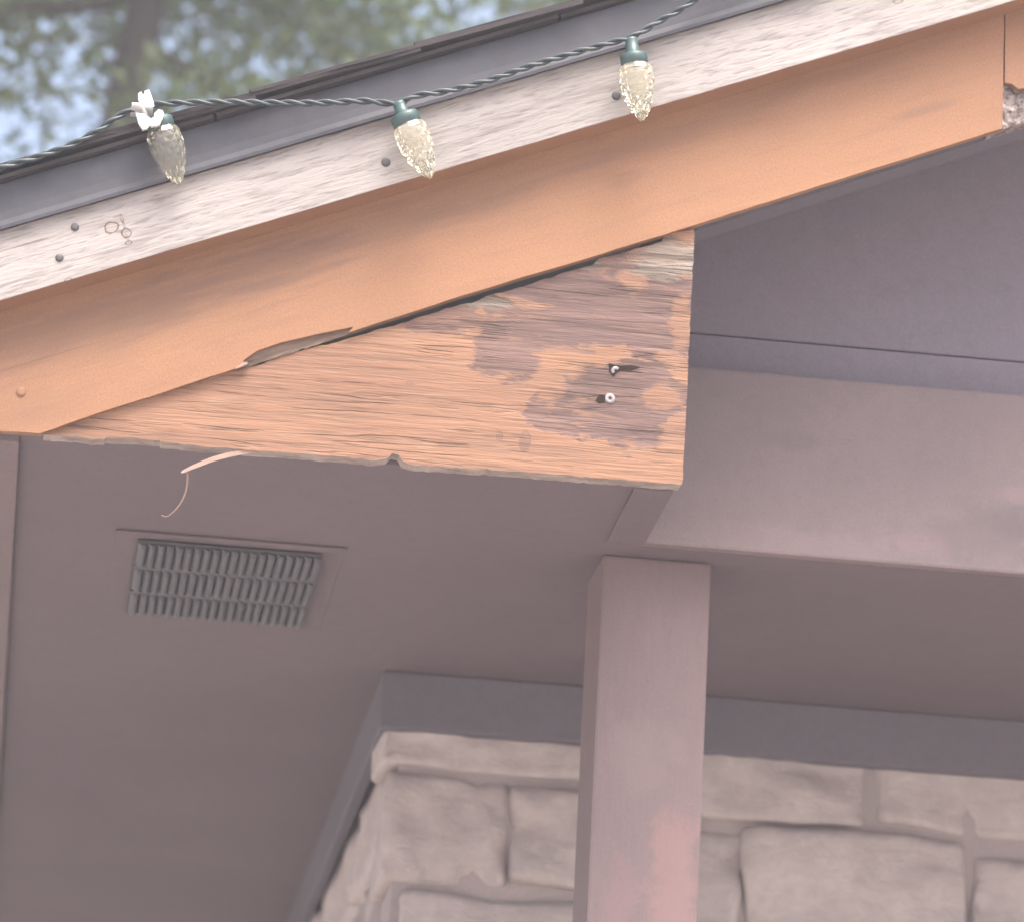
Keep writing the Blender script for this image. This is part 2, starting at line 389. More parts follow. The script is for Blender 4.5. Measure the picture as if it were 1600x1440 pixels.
M['dimmer'] = paint('dark_bounce_dimmer', (.075, .058, .05), (.045, .036, .032), 9, .95, spec=.1)  # unseen dark sheet, added to cut bounce light on the deep soffit
bm = bmesh.new(); bmesh.ops.create_grid(bm, x_segments=40, y_segments=30, size=1)
for v in bm.verts:
    x, y = v.co.x, v.co.y
    v.co = Vector((.9 + x * 2.3, .85 + y * 1.75, .012 + .02 * noise.noise(Vector((x * 9, y * 9, 0))) * (1 - x ** 4) * (1 - y ** 4)))
g = obj('bounce_dimmer', bm, M['dimmer'], smooth=True); g['kind'] = 'structure'; tag(g, 'unseen dark sheet added under the eave to dim the deep soffit')

# ------------------------------------------------------------------ house
house = empty('house', (0, YST, 0))
tag(house, 'brown gabled house corner with shingled roof, worn corner board, post, beam and pale stone wall', 'house')
H = house
def hp(name, me, mat, loc=(0, 0, 0), rot=(0, 0, 0), parent=None, smooth=False):
    """a part of the house, given in world coordinates"""
    o = obj(name, me, mat, None, loc, rot, smooth)
    base = Vector(house.location)
    if parent is None:
        o.parent = house; o.location = Vector(loc) - base
    else:
        o.parent = parent
        pl = WORLD[parent.name]; o.location = pl.inverted() @ Vector(loc)
        o.rotation_euler = (pl.to_3x3().inverted() @ o.rotation_euler.to_matrix()).to_euler()
    from mathutils import Euler
    WORLD[o.name] = Matrix.Translation(Vector(loc)) @ Euler(rot).to_matrix().to_4x4()
    return o
WORLD = {}
rng = random.Random(5)
XE = rx(RIDGE, 0).x                           # ridge
XR = 2 * XE + .1                              # far eave
YBACK = 2.3
# ---- roof: deck, shingles
bd = b_sh - .012                              # top of the deck
deck = box(A0 - .03, RIDGE + .01, -.012, YBACK + .3, bd - .016, bd)
roof = hp('roof', deck, M['frieze'], O, ROT)
roof['label'] = 'roof deck covered in dark asphalt shingles'
ridge_w = rx(RIDGE, bd)
far = box(0, RIDGE + .2, Y_DRIP, YBACK + .3, -.02, .012)
hp('far_roof_slope', far, M['shingle'], ridge_w, (0, TH, 0))
EXPO, TK = .157, .0034
sh_a = [rk(u, v, Y_SH)[0] for u, v in ((118, 190), (362, 112), (640, 40))]
off = sh_a[0]
def shingle(L, t, w, lift):
    bm = bmesh.new(); vs = []
    n = 7
    rows = []
    for i in range(n + 1):
        x = L * i / n; base = lift * (1 - i / n)
        e = .0016 * rng.uniform(-1, 1)
        rows.append([bm.verts.new(c) for c in ((x, e, base), (x, w, base), (x, w, base + t), (x, e + .0008 * rng.uniform(-1, 1), base + t + .0008 * rng.uniform(-1, .6)))])
    for a, b in zip(rows, rows[1:]):
        for k in range(4): bm.faces.new((a[k], a[(k + 1) % 4], b[(k + 1) % 4], b[k]))
    bm.faces.new(rows[0][::-1]); bm.faces.new(rows[-1])
    bmesh.ops.recalc_face_normals(bm, faces=bm.faces[:])
    return bm
# starter strip along the rake, then the courses
i0 = -1
for i in range(i0, 17):
    a = off + EXPO * i
    if a > RIDGE - .1: break
    y = Y_SH + rng.uniform(-.004, .004)
    cuts = [y, .36 + .3 * (i % 2), 1.5, YBACK + .28]
    for j in range(3):
        L = min(EXPO * 2.02, RIDGE - a)
        hp('shingle', shingle(L, TK + rng.uniform(-.0006, .001), cuts[j + 1] - cuts[j] - .004, TK * 1.9), M['shingle'],
           rx(a, bd + .0006) + Vector((0, cuts[j], 0)), ROT, roof)
# starter pieces showing under the courses
a = A0 - .04
k = 0
while a < RIDGE - .1:
    L = min(.33, RIDGE - a)
    hp('starter_shingle', box(0, L - .003, Y_SH + .006 + rng.uniform(-.003, .003), .12, -.0042, -.0003), M['shingle'], rx(a, bd + .0003) + Vector((0, 0, 0)), ROT, roof)
    a += .33
# ---- drip edge flashing: face, hemmed lower lip and top flange in one bent sheet
prof = [(.12, bd - .0045), (Y_DRIP + .001, bd - .0045), (Y_DRIP, bd - .0055), (Y_DRIP - .0004, b_tt + .024), (Y_DRIP - .0008, b_tt + .014), (Y_DRIP - .0016, b_tt + .006), (Y_DRIP - .0030, b_tt + .001), (Y_DRIP - .0029, b_tt - .0022), (Y_DRIP - .0019, b_tt - .0022), (Y_DRIP - .0004, b_tt + .007), (Y_DRIP + .0008, b_tt + .016), (Y_DRIP + .0012, bd - .0072), (.12, bd - .0062)]
bm = bmesh.new(); rows = []
na = 60
for i in range(na + 1):
    a = A0 - .004 + (RIDGE - A0) * i / na
    w = .0007 * noise.noise(Vector((a * 4, 3, 0)))
    rows.append([bm.verts.new((a, y + w * (1 if b < b_tt + .03 else .3), b + (.0008 * noise.noise(Vector((a * 7, 9, 0))) if b < b_tt + .01 else 0))) for y, b in prof])
for r0, r1 in zip(rows, rows[1:]):
    for k in range(len(prof)):
        k2 = (k + 1) % len(prof); bm.faces.new((r0[k], r1[k], r1[k2], r0[k2]))
bm.faces.new(rows[0]); bm.faces.new(rows[-1][::-1]); bmesh.ops.recalc_face_normals(bm, faces=bm.faces[:])
hp('drip_edge', bm, M['drip'], O, ROT)['label'] = 'dark grey metal flashing under the shingle edge'
# ---- pale trim board
bm = prism([(A0, 0), (RIDGE - .01, 0), (RIDGE - .01, b_tt - .0005), (A0, b_tt - .0005)], Y_TRIM, Y_BAR - .0004, .0012, .0004, .02, 3)
trim = hp('trim_board', bm, [M['trim'], M['barge']], O, ROT)
for p in trim.data.polygons:
    if p.normal.z < -.8: p.material_index = 1
trim['label'] = 'pale weathered trim board with dark nail heads and knots'
def nail(u, v, r=.0042, Y=Y_TRIM, par=None, mat='nail'):
    p = px(u, v, Y - .0004)
    bm = lathe([(0, -.004), (r * .9, -.004), (r, .0001), (r * .96, .0007), (r * .4, .0010), (0, .0010)], 14)
    return hp('nail', bm, M[mat], p, (R(90), 0, 0), par, True)
for u, v in ((117, 355), (93, 403), (603, 254), (963, 150)): nail(u, v, .0042 if u > 500 else .0037, par=trim)
# fine drying cracks as thin sunk slivers beside knots and nails
# ---- barge boards (two lengths meeting at the seam near the right edge of the picture)
def L(pts, Y): return [rk(u, v, Y) for u, v in pts]
bt = bd - .017
low = [(-28, 671), (62, 677), (110, 660), (160, 643), (240, 618), (300, 598), (350, 582), (374, 573), (382, 562), (402, 548), (440, 535), (500, 521), (536, 514), (552, 511), (544, 520), (580, 508), (640, 489), (700, 469), (760, 451), (820, 432), (880, 415), (940, 397), (1010, 375), (1085, 352), (1200, 316), (1400, 253), (1566, 201)]
pts = L(low, Y_BAR); seam_top = (pts[-1][0] + (bt - pts[-1][1]) * math.tan(TH), bt)
pts = pts + [(seam_top[0], bt), (pts[0][0], bt)]
bm = prism(pts, Y_BAR, .0036, 0, .0006, .012, 11)
barge = hp('barge_board', bm, M['barge'], O, ROT)
barge['label'] = 'long terracotta painted barge board chipped along its lower edge'
low2 = [(1568, 200), (1570, 129), (1581, 131), (1592, 139), (1606, 137), (1630, 146), (1652, 172)]
pts2 = L(low2, Y_BAR); end = (RIDGE - .02, pts2[-1][1] - .002)
bm = prism(pts2[1:] + [end, (RIDGE - .02, bt), (seam_top[0] + .0002, bt)], Y_BAR + .0003, .0036, 0, .0004, .012, 12)
hp('barge_board', bm, M['barge'], O, ROT)['label'] = 'upper barge board with a rotten lower corner at the seam'
lw = L([(1085, 352), (1200, 316), (1400, 253), (1566, 201)], Y_BAR)
rf = [(A0 + .01, -.045), (.16, -.045), (lw[0][0] + .004, lw[0][1] + .025), (lw[0][0] + .006, lw[0][1] + .0012)] + [(a, b + .001) for a, b in lw[1:]] + [(RIDGE - .03, lw[-1][1] + .001), (RIDGE - .03, bt), (A0 + .01, bt)]
hp('rake_rafter', prism(rf, .0186, .052), M['frieze'], O, ROT)
# rotten hollow in the second board
def crumble(pts, Y, depth, res, amp, seed):
    u0 = min(p[0] for p in pts); u1 = max(p[0] for p in pts); w0 = min(p[1] for p in pts); w1 = max(p[1] for p in pts)
    bm = bmesh.new(); nx = max(2, int((u1 - u0) / res)); nz = max(2, int((w1 - w0) / res)); gr = []
    for i in range(nx + 1):
        rw = []
        for j in range(nz + 1):
            x = u0 + (u1 - u0) * i / nx; z = w0 + (w1 - w0) * j / nz
            q = Vector((x * 160 + seed, z * 160, 1)); h = noise.noise(q) + .6 * noise.noise(q * 2.3)
            rw.append(bm.verts.new((x, Y - amp * h, z)))
        gr.append(rw)
    for i in range(nx):
        for j in range(nz): bm.faces.new((gr[i][j], gr[i + 1][j], gr[i + 1][j + 1], gr[i][j + 1]))
    r = bmesh.ops.extrude_face_region(bm, geom=bm.faces[:])
    for gm in r['geom']:
        if isinstance(gm, bmesh.types.BMVert): gm.co.y = Y + depth
    bmesh.ops.recalc_face_normals(bm, faces=bm.faces[:])
    return bm
a_, b_ = rk(1569, 204, Y_BAR); a2, b2 = rk(1665, 125, Y_BAR)
bm = crumble([(a_ - .012, b_ + .0035), (a_ + .062, b_ + .048)], Y_BAR + .0078, .018, .0018, .0032, 4)
o = hp('rotten_wood', bm, M['rot_pale'], O, ROT); o['label'] = 'crumbling pale rotten wood in the barge board'
# splintered chip on the lower edge
cp = L([(372, 576), (382, 560), (402, 546), (440, 533), (500, 519), (540, 511), (556, 509), (556, 517), (500, 535), (440, 554), (400, 567)], Y_BAR)
bm = prism(cp, Y_BAR + .0045, .018, 0, .0012, .004, 30)
o = hp('splintered_chip', bm, M['rot'], O, ROT); o['label'] = 'bare brown wood where the barge edge has splintered off'
bm = prism(L([(366, 578), (379, 567), (386, 566), (388, 569)], Y_BAR), Y_BAR - .0012, Y_BAR + .003)
hp('splinter', bm, M['fibre'], O, ROT)
# nail dimple near the left end
nail(33, 612, .0045, Y_BAR, barge, 'barge')
# ---- triangular corner board
top = [(68, 679), (160, 644), (200, 630), (240, 618), (300, 600), (345, 586), (390, 573), (405, 571), (432, 557), (470, 549), (500, 540), (512, 539), (556, 526), (600, 513), (640, 502), (650, 497), (680, 489), (720, 476), (747, 470), (760, 463), (800, 453), (837, 441), (890, 424), (925, 415), (936, 404), (985, 392), (1034, 378), (1037, 369), (1084, 357)]
bot = [(1085, 372), (1080, 470), (1076, 560), (1070, 690), (1066, 754), (1064, 757), (980, 750), (900, 744), (800, 736), (720, 731), (640, 725), (630, 721), (623, 710), (613, 708), (605, 716), (586, 719), (560, 716), (470, 709), (400, 704), (330, 698), (252, 691), (250, 688), (166, 683), (163, 686), (110, 682)]
pts = [g2(u, v) for u, v in top + bot]
bm = prism(pts, 0, .018, 0, .0013, .0045, 21)
gus = hp('corner_board', bm, [M['gusset'], M['raw_grey']], (gx, 0, gz))
for p in gus.data.polygons:
    if p.normal.z < -.55 and abs(p.normal.y) < .5: p.material_index = 1
gus['label'] = 'triangular worn plywood corner board with peeling two tone paint'
# screws sunk into the board with the torn slots beside them
def screw(u, v, r, tilt, sink):
    p = px(u, v, 0)
    bm = lathe([(0, -.006), (r * .55, -.006), (r * .9, -.0012), (r, 0), (r * .93, .0007), (r * .40, .0009), (r * .34, .0006), (r * .30, -.0014), (0, -.0016)], 20)
    return hp('screw', bm, M['screw'], p + Vector((0, -.0006 + sink, 0)), (R(90) + tilt, 0, tilt), gus, True)
screw(953, 623, .0048, 0, .0004); screw(962, 580, .0044, R(12), .0008)
def slot(pts, seed):
    o = hp('torn_slot', prism([g2(u, v) for u, v in pts], -.0006, .001, 0, .0006, .003, seed), M['slot'], (gx, 0, gz), (0, 0, 0), gus)
slot([(951, 568), (964, 571), (985, 571), (1000, 574), (985, 580), (970, 579), (958, 588), (951, 580)], 2)
slot([(930, 626), (936, 618), (946, 619), (945, 629), (936, 630)], 5)
# torn wood fibre hanging from the lower edge
def ribbon(path, w, bm=None):
    bm = bm or bmesh.new(); rows = []
    for i, p in enumerate(path):
        t = (path[min(i + 1, len(path) - 1)] - path[max(i - 1, 0)]).normalized(); n = Vector((-t.z, 0, t.x))
        rows.append([bm.verts.new(p + n * w[i] + Vector((0, d, 0))) if s > 0 else bm.verts.new(p - n * w[i] + Vector((0, d, 0))) for s, d in ((1, -.0004), (-1, -.0004), (-1, .0005), (1, .0005))])
    for a, b in zip(rows, rows[1:]):
        for k in range(4): bm.faces.new((a[k], a[(k + 1) % 4], b[(k + 1) % 4], b[k]))
    bm.faces.new(rows[0]); bm.faces.new(rows[-1]); bmesh.ops.recalc_face_normals(bm, faces=bm.faces[:])
    return bm
def crv(pp, Y0, Y1, n=14):
    P = [px(u, v, Y0 + (Y1 - Y0) * i / (len(pp) - 1)) for i, (u, v) in enumerate(pp)]
    out = []
    for i in range(len(P) - 1):
        p0, p1, p2, p3 = P[max(i - 1, 0)], P[i], P[i + 1], P[min(i + 2, len(P) - 1)]
        for j in range(n):
            t = j / n
            out.append(.5 * ((2 * p1) + (p2 - p0) * t + (2 * p0 - 5 * p1 + 4 * p2 - p3) * t * t + (3 * p1 - p0 - 3 * p2 + p3) * t ** 3))
    out.append(P[-1]); return out
pa = crv([(430, 704), (385, 706), (340, 715), (305, 728), (283, 738)], .004, -.004, 6)
w = [.0006 + .0016 * math.sin(math.pi * i / (len(pa) - 1)) ** .6 for i in range(len(pa))]
bm = ribbon(pa, w)
pa = crv([(287, 735), (293, 742), (290, 768), (279, 790), (262, 806), (252, 804)], -.003, .03, 6)
bm = ribbon(pa, [.0012 - .0009 * i / len(pa) for i in range(len(pa))], bm)
hp('wood_fibre', bm, M['fibre'], (0, 0, 0), (0, 0, 0), gus)['label'] = 'torn curling wood fibre hanging from the board'
bxl = .541
# ---- boxed eave: soffit, fascia, blocking
XL = -0.033                                  # inner face of the eave fascia
XB = gx - .004                               # right side of the box
hp('soffit', box(XL, XB, .0195, YST + .05, ZS + .002, ZS + .014), M['soffit'])['label'] = 'brown painted soffit panel under the eave'
hp('soffit', box(XB + .0004, XR - .5, YB + .012, YST + .05, ZS + .002, ZS + .014), M['soffit'])
hp('soffit', box(XL, .372, YST + .0504, YBACK, ZS + .002, ZS + .014), M['soffit'])
zf = rx(XL / math.cos(TH), 0).z
hp('eave_fascia', box(XL - .038, XL - .0004, .030, YBACK, ZS - .004, O.z + (XL - O.x) * math.tan(TH) + bd - .02, .001), M['beam'])
# closing side of the box
xt = XB - .0005; zt = O.z + (xt - O.x) * math.tan(TH) + (bd - .018) / math.cos(TH)
hp('box_side', box(XB - .012, XB - .0004, .0195, YB + .03, ZS + .015, zt - .01), M['soffit'])
hp('soffit_trim', box(XB - .036, XB - .001, .021, YB - .001, ZS - .0014, ZS + .0016, .0006), M['soffit'])
# ---- soffit vent
vx0, vx1, vy0, vy1 = .083, .259, .318, .588
vent = hp('soffit_vent', box(vx0 - .021, vx1 + .021, vy0 - .02, vy1 + .02, ZS + .0012, ZS + .0035, .0004), M['soffit'])
vent['label'] = 'rectangular grey louvred soffit vent in three rows'
hp('vent_flange', box(vx0 - .022, vx1 + .023, vy0 - .0235, vy0 - .020, ZS - .0012, ZS + .0010, .0005), M['soffit'], parent=vent)
hp('vent_screen', box(vx0, vx1, vy0, vy1, ZS - .0016, ZS - .0008), M['vent_dark'], parent=vent)
nl = 20; pw = (vx1 - vx0) / nl; rowd = (vy1 - vy0) / 3
bm = bmesh.new(); sec = []
nn = 6
for j, yy in enumerate((0, .1, .5, .9, 1)):
    r_ = []
    for i in range(nn + 1):
        a = math.pi * i / nn * .62; s_ = .55 if j in (0, 4) else 1
        r_.append(bm.verts.new((pw * .84 * i / nn, (rowd - .013) * yy, -.0004 - .0046 * math.sin(a) * s_)))
    for i in range(nn, -1, -1):
        a = math.pi * i / nn * .62; s_ = .55 if j in (0, 4) else 1
        r_.append(bm.verts.new((pw * .84 * i / nn, (rowd - .013) * yy, .0004 - .0046 * math.sin(a) * s_)))
    sec.append(r_)
for a, b in zip(sec, sec[1:]):
    for k in range(len(a)): bm.faces.new((a[k], a[(k + 1) % len(a)], b[(k + 1) % len(a)], b[k]))
bm.faces.new(sec[0]); bm.faces.new(sec[-1]); bmesh.ops.recalc_face_normals(bm, faces=bm.faces[:])
lm = bpy.data.meshes.new('louver'); bm.to_mesh(lm); bm.free()
for r_ in range(3):
    for c_ in range(nl):
        hp('louver', lm, M['vent'], (vx0 + pw * (c_ + .15), vy0 + rowd * r_ + .0065, ZS - .0016), parent=vent)
    if r_: hp('vent_bar', box(vx0, vx1, vy0 + rowd * r_ - .005, vy0 + rowd * r_ + .005, ZS - .0036, ZS - .0017), M['vent'], parent=vent)
# ---- beam, post, gable boards
zb1 = px(1150, 578, YB).z
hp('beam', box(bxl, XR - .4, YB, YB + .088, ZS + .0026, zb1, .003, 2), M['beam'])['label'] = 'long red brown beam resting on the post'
plx, prx = px(936, 1000, YB + .045).x, px(1107, 1000, YB + .045).x
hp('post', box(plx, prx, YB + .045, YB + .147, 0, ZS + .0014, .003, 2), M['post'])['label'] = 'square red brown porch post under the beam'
zg = [px(u, v, YB + .03).z for u, v in ((1450, 554), (1450, 430))]
def gable(z0, z1, y, name='gable_board'):
    def xs(z): return max(XB + .001, O.x + (z - O.z - (bd - .02) / math.cos(TH)) / math.tan(TH))
    x0, x1 = xs(z0), xs(z1)
    r0, r1 = 2 * XE - x0, 2 * XE - x1
    P = [(x0, z0), (r0, z0), (r1, z1), (x1, z1)]
    if r1 - x1 < .01: return
    hp(name, prism(P, y, y + .016, .0012), M['panel'])
zz = zb1 + .001; ys = YB + .030
ztop = rx(RIDGE, bd - .05).z
edges = [zz, zg[0]]
while edges[-1] < ztop - .02: edges.append(min(edges[-1] + .24, ztop - .01))
for i in range(len(edges) - 1): gable(edges[i] + (.0025 if i else 0), edges[i + 1], ys + (.004 if i % 2 else 0))
# backing so that no light falls in behind the gable
hp('gable_backing', prism([(XB + .002, ZS + .02), (2 * XE - XB, ZS + .02), (2 * XE - XB, O.z + (XB - O.x) * math.tan(TH) + .05), (XE, ztop - .02), (XB + .002, O.z + (XB - O.x) * math.tan(TH) + .05)], ys + .024, ys + .034), M['panel'])
# ---- frieze boards and stone wall
xw = .384                                     # outer face of the left stone wall
zfr = px(760, 1147, YST - .031).z
hp('frieze_board', box(xw - .025, XR - .5, YST - .031, YST - .0105, zfr, ZS + .0015, .0015), M['frieze'])['label'] = 'dark frieze board along the top of the stone wall'
hp('frieze_board', box(xw - .025, xw - .0105, YST - .0106, YBACK, zfr, ZS + .0015, .0015), M['frieze'])
wall = hp('stone_wall', box(xw - .001, XR - .55, YST - .0055, YBACK - .1, 0, ZS + .002), M['mortar'])
wall['label'] = 'wall of pale rough stones behind the post'
def stone(w, d, h, seed, cuts):
    bm = bmesh.new(); bmesh.ops.create_cube(bm, size=1)
    bmesh.ops.subdivide_edges(bm, edges=bm.edges[:], cuts=cuts, use_grid_fill=True)
    m_ = .90
    for v in bm.verts:
        q = v.co * 2
        e = Vector((max(abs(q.x) - m_, 0), max(abs(q.y) - m_, 0), max(abs(q.z) - m_, 0)))
        if e.length > 1 - m_: q = Vector([math.copysign(min(abs(c), m_) + ee * (1 - m_) / e.length, c) for c, ee in zip(q, e)])
        s_ = Vector((q.x * w / 2, q.y * d / 2, q.z * h / 2))
        nn_ = s_ * 11 + Vector((seed * 3.1, seed * 1.7, 0))
        cell = noise.voronoi(nn_ * 1.6)[0]
        k_ = noise.noise(nn_) * .012 + (cell[1] - cell[0] - .25) * -.016 + noise.noise(nn_ * 4.1) * .005
        edge = noise.noise(nn_ * .9 + Vector((7, 0, 0)))
        s_ += Vector((q.x * .009 * edge, q.y * k_, q.z * .008 * noise.noise(nn_ * 1.1 + Vector((0, 0, 9)))))
        v.co = s_
    return bm
def put_stone(c, w, d, h, rotz=0, cuts=4):
    o = hp('stone', stone(w, d, h, rng.uniform(0, 50), cuts), M['stone'], c, (0, 0, rotz), wall, True)
done = []
def fpx(u0, v0, u1, v1, dd=0):                 # a stone on the front face from its box in the photograph
    p, q = px(u0, v0, YST), px(u1, v1, YST); x0, x1 = p.x, q.x; z0 = px((u0 + u1) / 2, v1, YST).z; z1 = px((u0 + u1) / 2, v0, YST).z
    put_stone(((x0 + x1) / 2, YST + .04 + dd, (z0 + z1) / 2), x1 - x0, .11, z1 - z0, 0, 11)
zr1 = px(700, 1395, YST).z
fpx(598, 1140, 935, 1206, .003); fpx(600, 1214, 783, 1386); fpx(797, 1236, 985, 1392, -.006)
fpx(1000, 1165, 1352, 1284, -.002); fpx(1362, 1180, 1660, 1300, .006)
fpx(995, 1296, 1152, 1470); fpx(1162, 1306, 1500, 1492, -.006); fpx(1512, 1350, 1720, 1500, .0)
xr0 = px(1660, 1200, YST).x
# the courses on to the right and down to the ground
def course(z0, z1, x0, x1, wmin=.14, wmax=.34):
    x = x0
    while x < x1 - .05:
        w_ = min(rng.uniform(wmin, wmax), x1 - x)
        if x1 - x - w_ < .09: w_ = x1 - x
        put_stone((x + w_ / 2, YST + .04 + rng.uniform(-.006, .006), (z0 + z1) / 2), w_ - .012, .11, z1 - z0 - .012)
        x += w_
course(px(1660, 1300, YST).z, zfr - .002, px(1664, 1200, YST).x, 2.4)
course(px(1660, 1500, YST).z, px(1660, 1306, YST).z, px(1726, 1400, YST).x, 2.4)
z = px(760, 1396, YST).z
zB = px(1200, 1500, YST).z
# left block below the first joint, then common courses
course(zB - .004, z, xw, px(985, 1440, YST).x - .0, .16, .30)
z = zB - .006
while z > .05:
    h_ = rng.uniform(.12, .2); z0 = max(0, z - h_)
    if z0 < .07: z0 = 0
    course(z0, z, xw, 2.2, .18, .4); z = z0
# left face of the wall, seen edge on
z = zfr - .002; row = 0
while z > 1.2:
    h_ = (.115, .175, .15, .14, .16)[row % 5]
    y = YST + .1
    while y < YBACK - .2:
        w_ = rng.uniform(.2, .42)
        put_stone((xw + .045, y + w_ / 2, z - h_ / 2), w_ - .012, .11, h_ - .012, R(-90)); y += w_
    z -= h_; row += 1

# ------------------------------------------------------------------ string of lights
YC = -.061
root = px(985, 60, YC)
string = empty('light_string', root)
tag(string, 'green twisted cord of faceted clear bulbs hung along the roof edge', 'string lights')
def sp(name, me, mat, loc=(0, 0, 0), rot=None, parent=None, smooth=True):
    o = obj(name, me, mat, None, (0, 0, 0), (0, 0, 0), smooth)
    W = Matrix.Translation(Vector(loc))
    if rot is not None: W = W @ rot.to_4x4()
    if parent is None: o.parent = string; o.matrix_basis = Matrix.Translation(-root) @ W
    else: o.parent = parent; o.matrix_basis = WORLD[parent.name].inverted() @ W
    WORLD[o.name] = W
    return o
cp = [(-120, 300), (-40, 276), (0, 263), (60, 245), (110, 227), (150, 206), (185, 182), (215, 168), (245, 163), (330, 160), (420, 161), (500, 161), (570, 158), (618, 162), (650, 150), (700, 142), (760, 127), (830, 103), (900, 82), (955, 67), (990, 57), (1030, 33), (1060, 17), (1100, -8), (1180, -50), (1300, -80), (1450, -140), (1640, -185)]
path = []
P = [px(u, v, YC + (.0 if 230 < u < 1000 else .004)) for u, v in cp]
for i in range(len(P) - 1):
    p0, p1, p2, p3 = P[max(i - 1, 0)], P[i], P[i + 1], P[min(i + 2, len(P) - 1)]
    n_ = max(3, int((p2 - p1).length / .0022))
    for j in range(n_):
        t = j / n_
        path.append(.5 * ((2 * p1) + (p2 - p0) * t + (2 * p0 - 5 * p1 + 4 * p2 - p3) * t * t + (3 * p1 - p0 - 3 * p2 + p3) * t ** 3))
for k_ in range(2):
    pts = []; s_ = 0
    for i, p in enumerate(path):
        t = (path[min(i + 1, len(path) - 1)] - path[max(i - 1, 0)]).normalized()
        x = t.cross(Vector((0, 1, 0))).normalized(); y = t.cross(x)
        if i: s_ += (p - path[i - 1]).length
        a = s_ * 2 * math.pi / .034 + k_ * math.pi + .9 * noise.noise(Vector((s_ * 9, 0, 0)))
        pts.append(p + (x * math.cos(a) + y * math.sin(a)) * .00165)
    sp('cord_strand', tube(pts, .00175, 8), M['cord'])
def bulb(base, tip, capw, stem=True):
    """base: where the stem leaves the cord; tip: the end of the lens"""
    ax = (tip - base).normalized(); Ln = (tip - base).length
    z = -ax; x = z.cross(Vector((0, 1, 0))).normalized(); y = z.cross(x)
    rot = Matrix((x, y, z)).transposed()
    ll = .0535                                             # lens length
    r = capw / 2
    s0 = Ln - ll                                           # socket length
    prof = [(0, 0), (.0052, 0), (.0056, -.002), (.0062, -s0 + .0105), (r * .92, -s0 + .0098), (r, -s0 + .0088), (r * .99, -s0 - .0004), (r * .9, -s0 - .0010), (0, -s0 - .0010)]
    sk = sp('socket', lathe(prof, 22), M['socket'], base, rot, None, True)
    # faceted lens: raised diamonds between staggered rings
    nA, nR = 9, 10; bm = bmesh.new(); rings = []
    for j in range(nR + 1):
        t = j / nR
        rad = max(.0153 * (math.sin(math.pi * min(1, .26 + .74 * t) ** .86) ** .78 if t < 1 else 0), .0014)
        rings.append([bm.verts.new((rad * math.cos(2 * math.pi * (i + .5 * (j % 2)) / nA), rad * math.sin(2 * math.pi * (i + .5 * (j % 2)) / nA), -s0 - .0006 - ll * t * .99)) for i in range(nA)])
    dia = []
    for j in range(nR - 1):
        for i in range(nA):
            if j % 2 == 0: q = (rings[j][i], rings[j + 1][(i - 1) % nA], rings[j + 2][i], rings[j + 1][i])
            else: q = (rings[j][i], rings[j + 1][i], rings[j + 2][i], rings[j + 1][(i + 1) % nA])
            dia.append(bm.faces.new(q))
    for i in range(nA): bm.faces.new((rings[0][i], rings[0][(i + 1) % nA], rings[1][i]))
    a, b = rings[nR - 1], rings[nR]
    for i in range(nA):
        if (nR - 1) % 2: bm.faces.new((a[i], b[(i + 1) % nA], a[(i + 1) % nA])) ; 
        else: bm.faces.new((a[i], b[i], a[(i + 1) % nA]))
    bm.faces.new(rings[0]); bm.faces.new(rings[-1])
    bmesh.ops.recalc_face_normals(bm, faces=bm.faces[:])
    bmesh.ops.poke(bm, faces=dia, offset=.0016)
    sp('bulb_lens', bm, M['lens'], base, rot, sk, False)
bulb(px(622, 160, YC), px(673, 279, YC + .006), .0262)
bulb(px(986, 60, YC), px(1004, 190, YC + .006), .0250)
bulb(px(247, 184, YC + .004), px(280, 289, YC + .008), .0250)

# ------------------------------------------------------------------ plastic clip
YK = YC - .0125
base = px(232, 175, YK)
clip = empty('gutter_clip', base); tag(clip, 'white plastic clip holding the light cord on the shingle edge', 'clip')
def kp(name, me, mat):
    o = obj(name, me, mat, clip, (0, 0, 0)); o.location = -base; return o
def q2(L_): return [(px(u, v, YK).x, px(u, v, YK).z) for u, v in L_]
kp('tab', prism(q2([(216, 146), (221, 143), (222, 147), (226, 147), (226, 142), (233, 140), (236, 148), (240, 160), (241, 166), (232, 167), (221, 167), (218, 160), (216, 155)]), YK, YK + .0022, .0004), M['white'])
kp('cradle', prism(q2([(212, 177), (227, 179), (229, 183), (228, 187), (233, 187), (241, 184), (241, 178), (247, 172), (254, 173), (256, 178), (254, 186), (251, 190), (250, 195), (245, 197), (237, 198), (234, 196), (230, 201), (223, 203), (219, 197), (216, 192), (215, 186)]), YK - .001, YK + .0035, .0005), M['white'])
p1, p2 = px(222, 160, YK), px(238, 190, YK)
kp('spine', tube([p1 + Vector((0, .004, 0)), p1.lerp(p2, .5) + Vector((0, .012, 0)), p2 + Vector((0, .004, 0))], .0018, 8), M['white'])
p3 = px(200, 163, Y_SH); p4 = px(226, 158, YK)
kp('grip', box(px(206, 163, YK).x, px(240, 160, YK).x, YK + .0006, Y_SH + .012, px(222, 163, YK).z - .0012, px(222, 163, YK).z + .0012, .0004), M['white'])

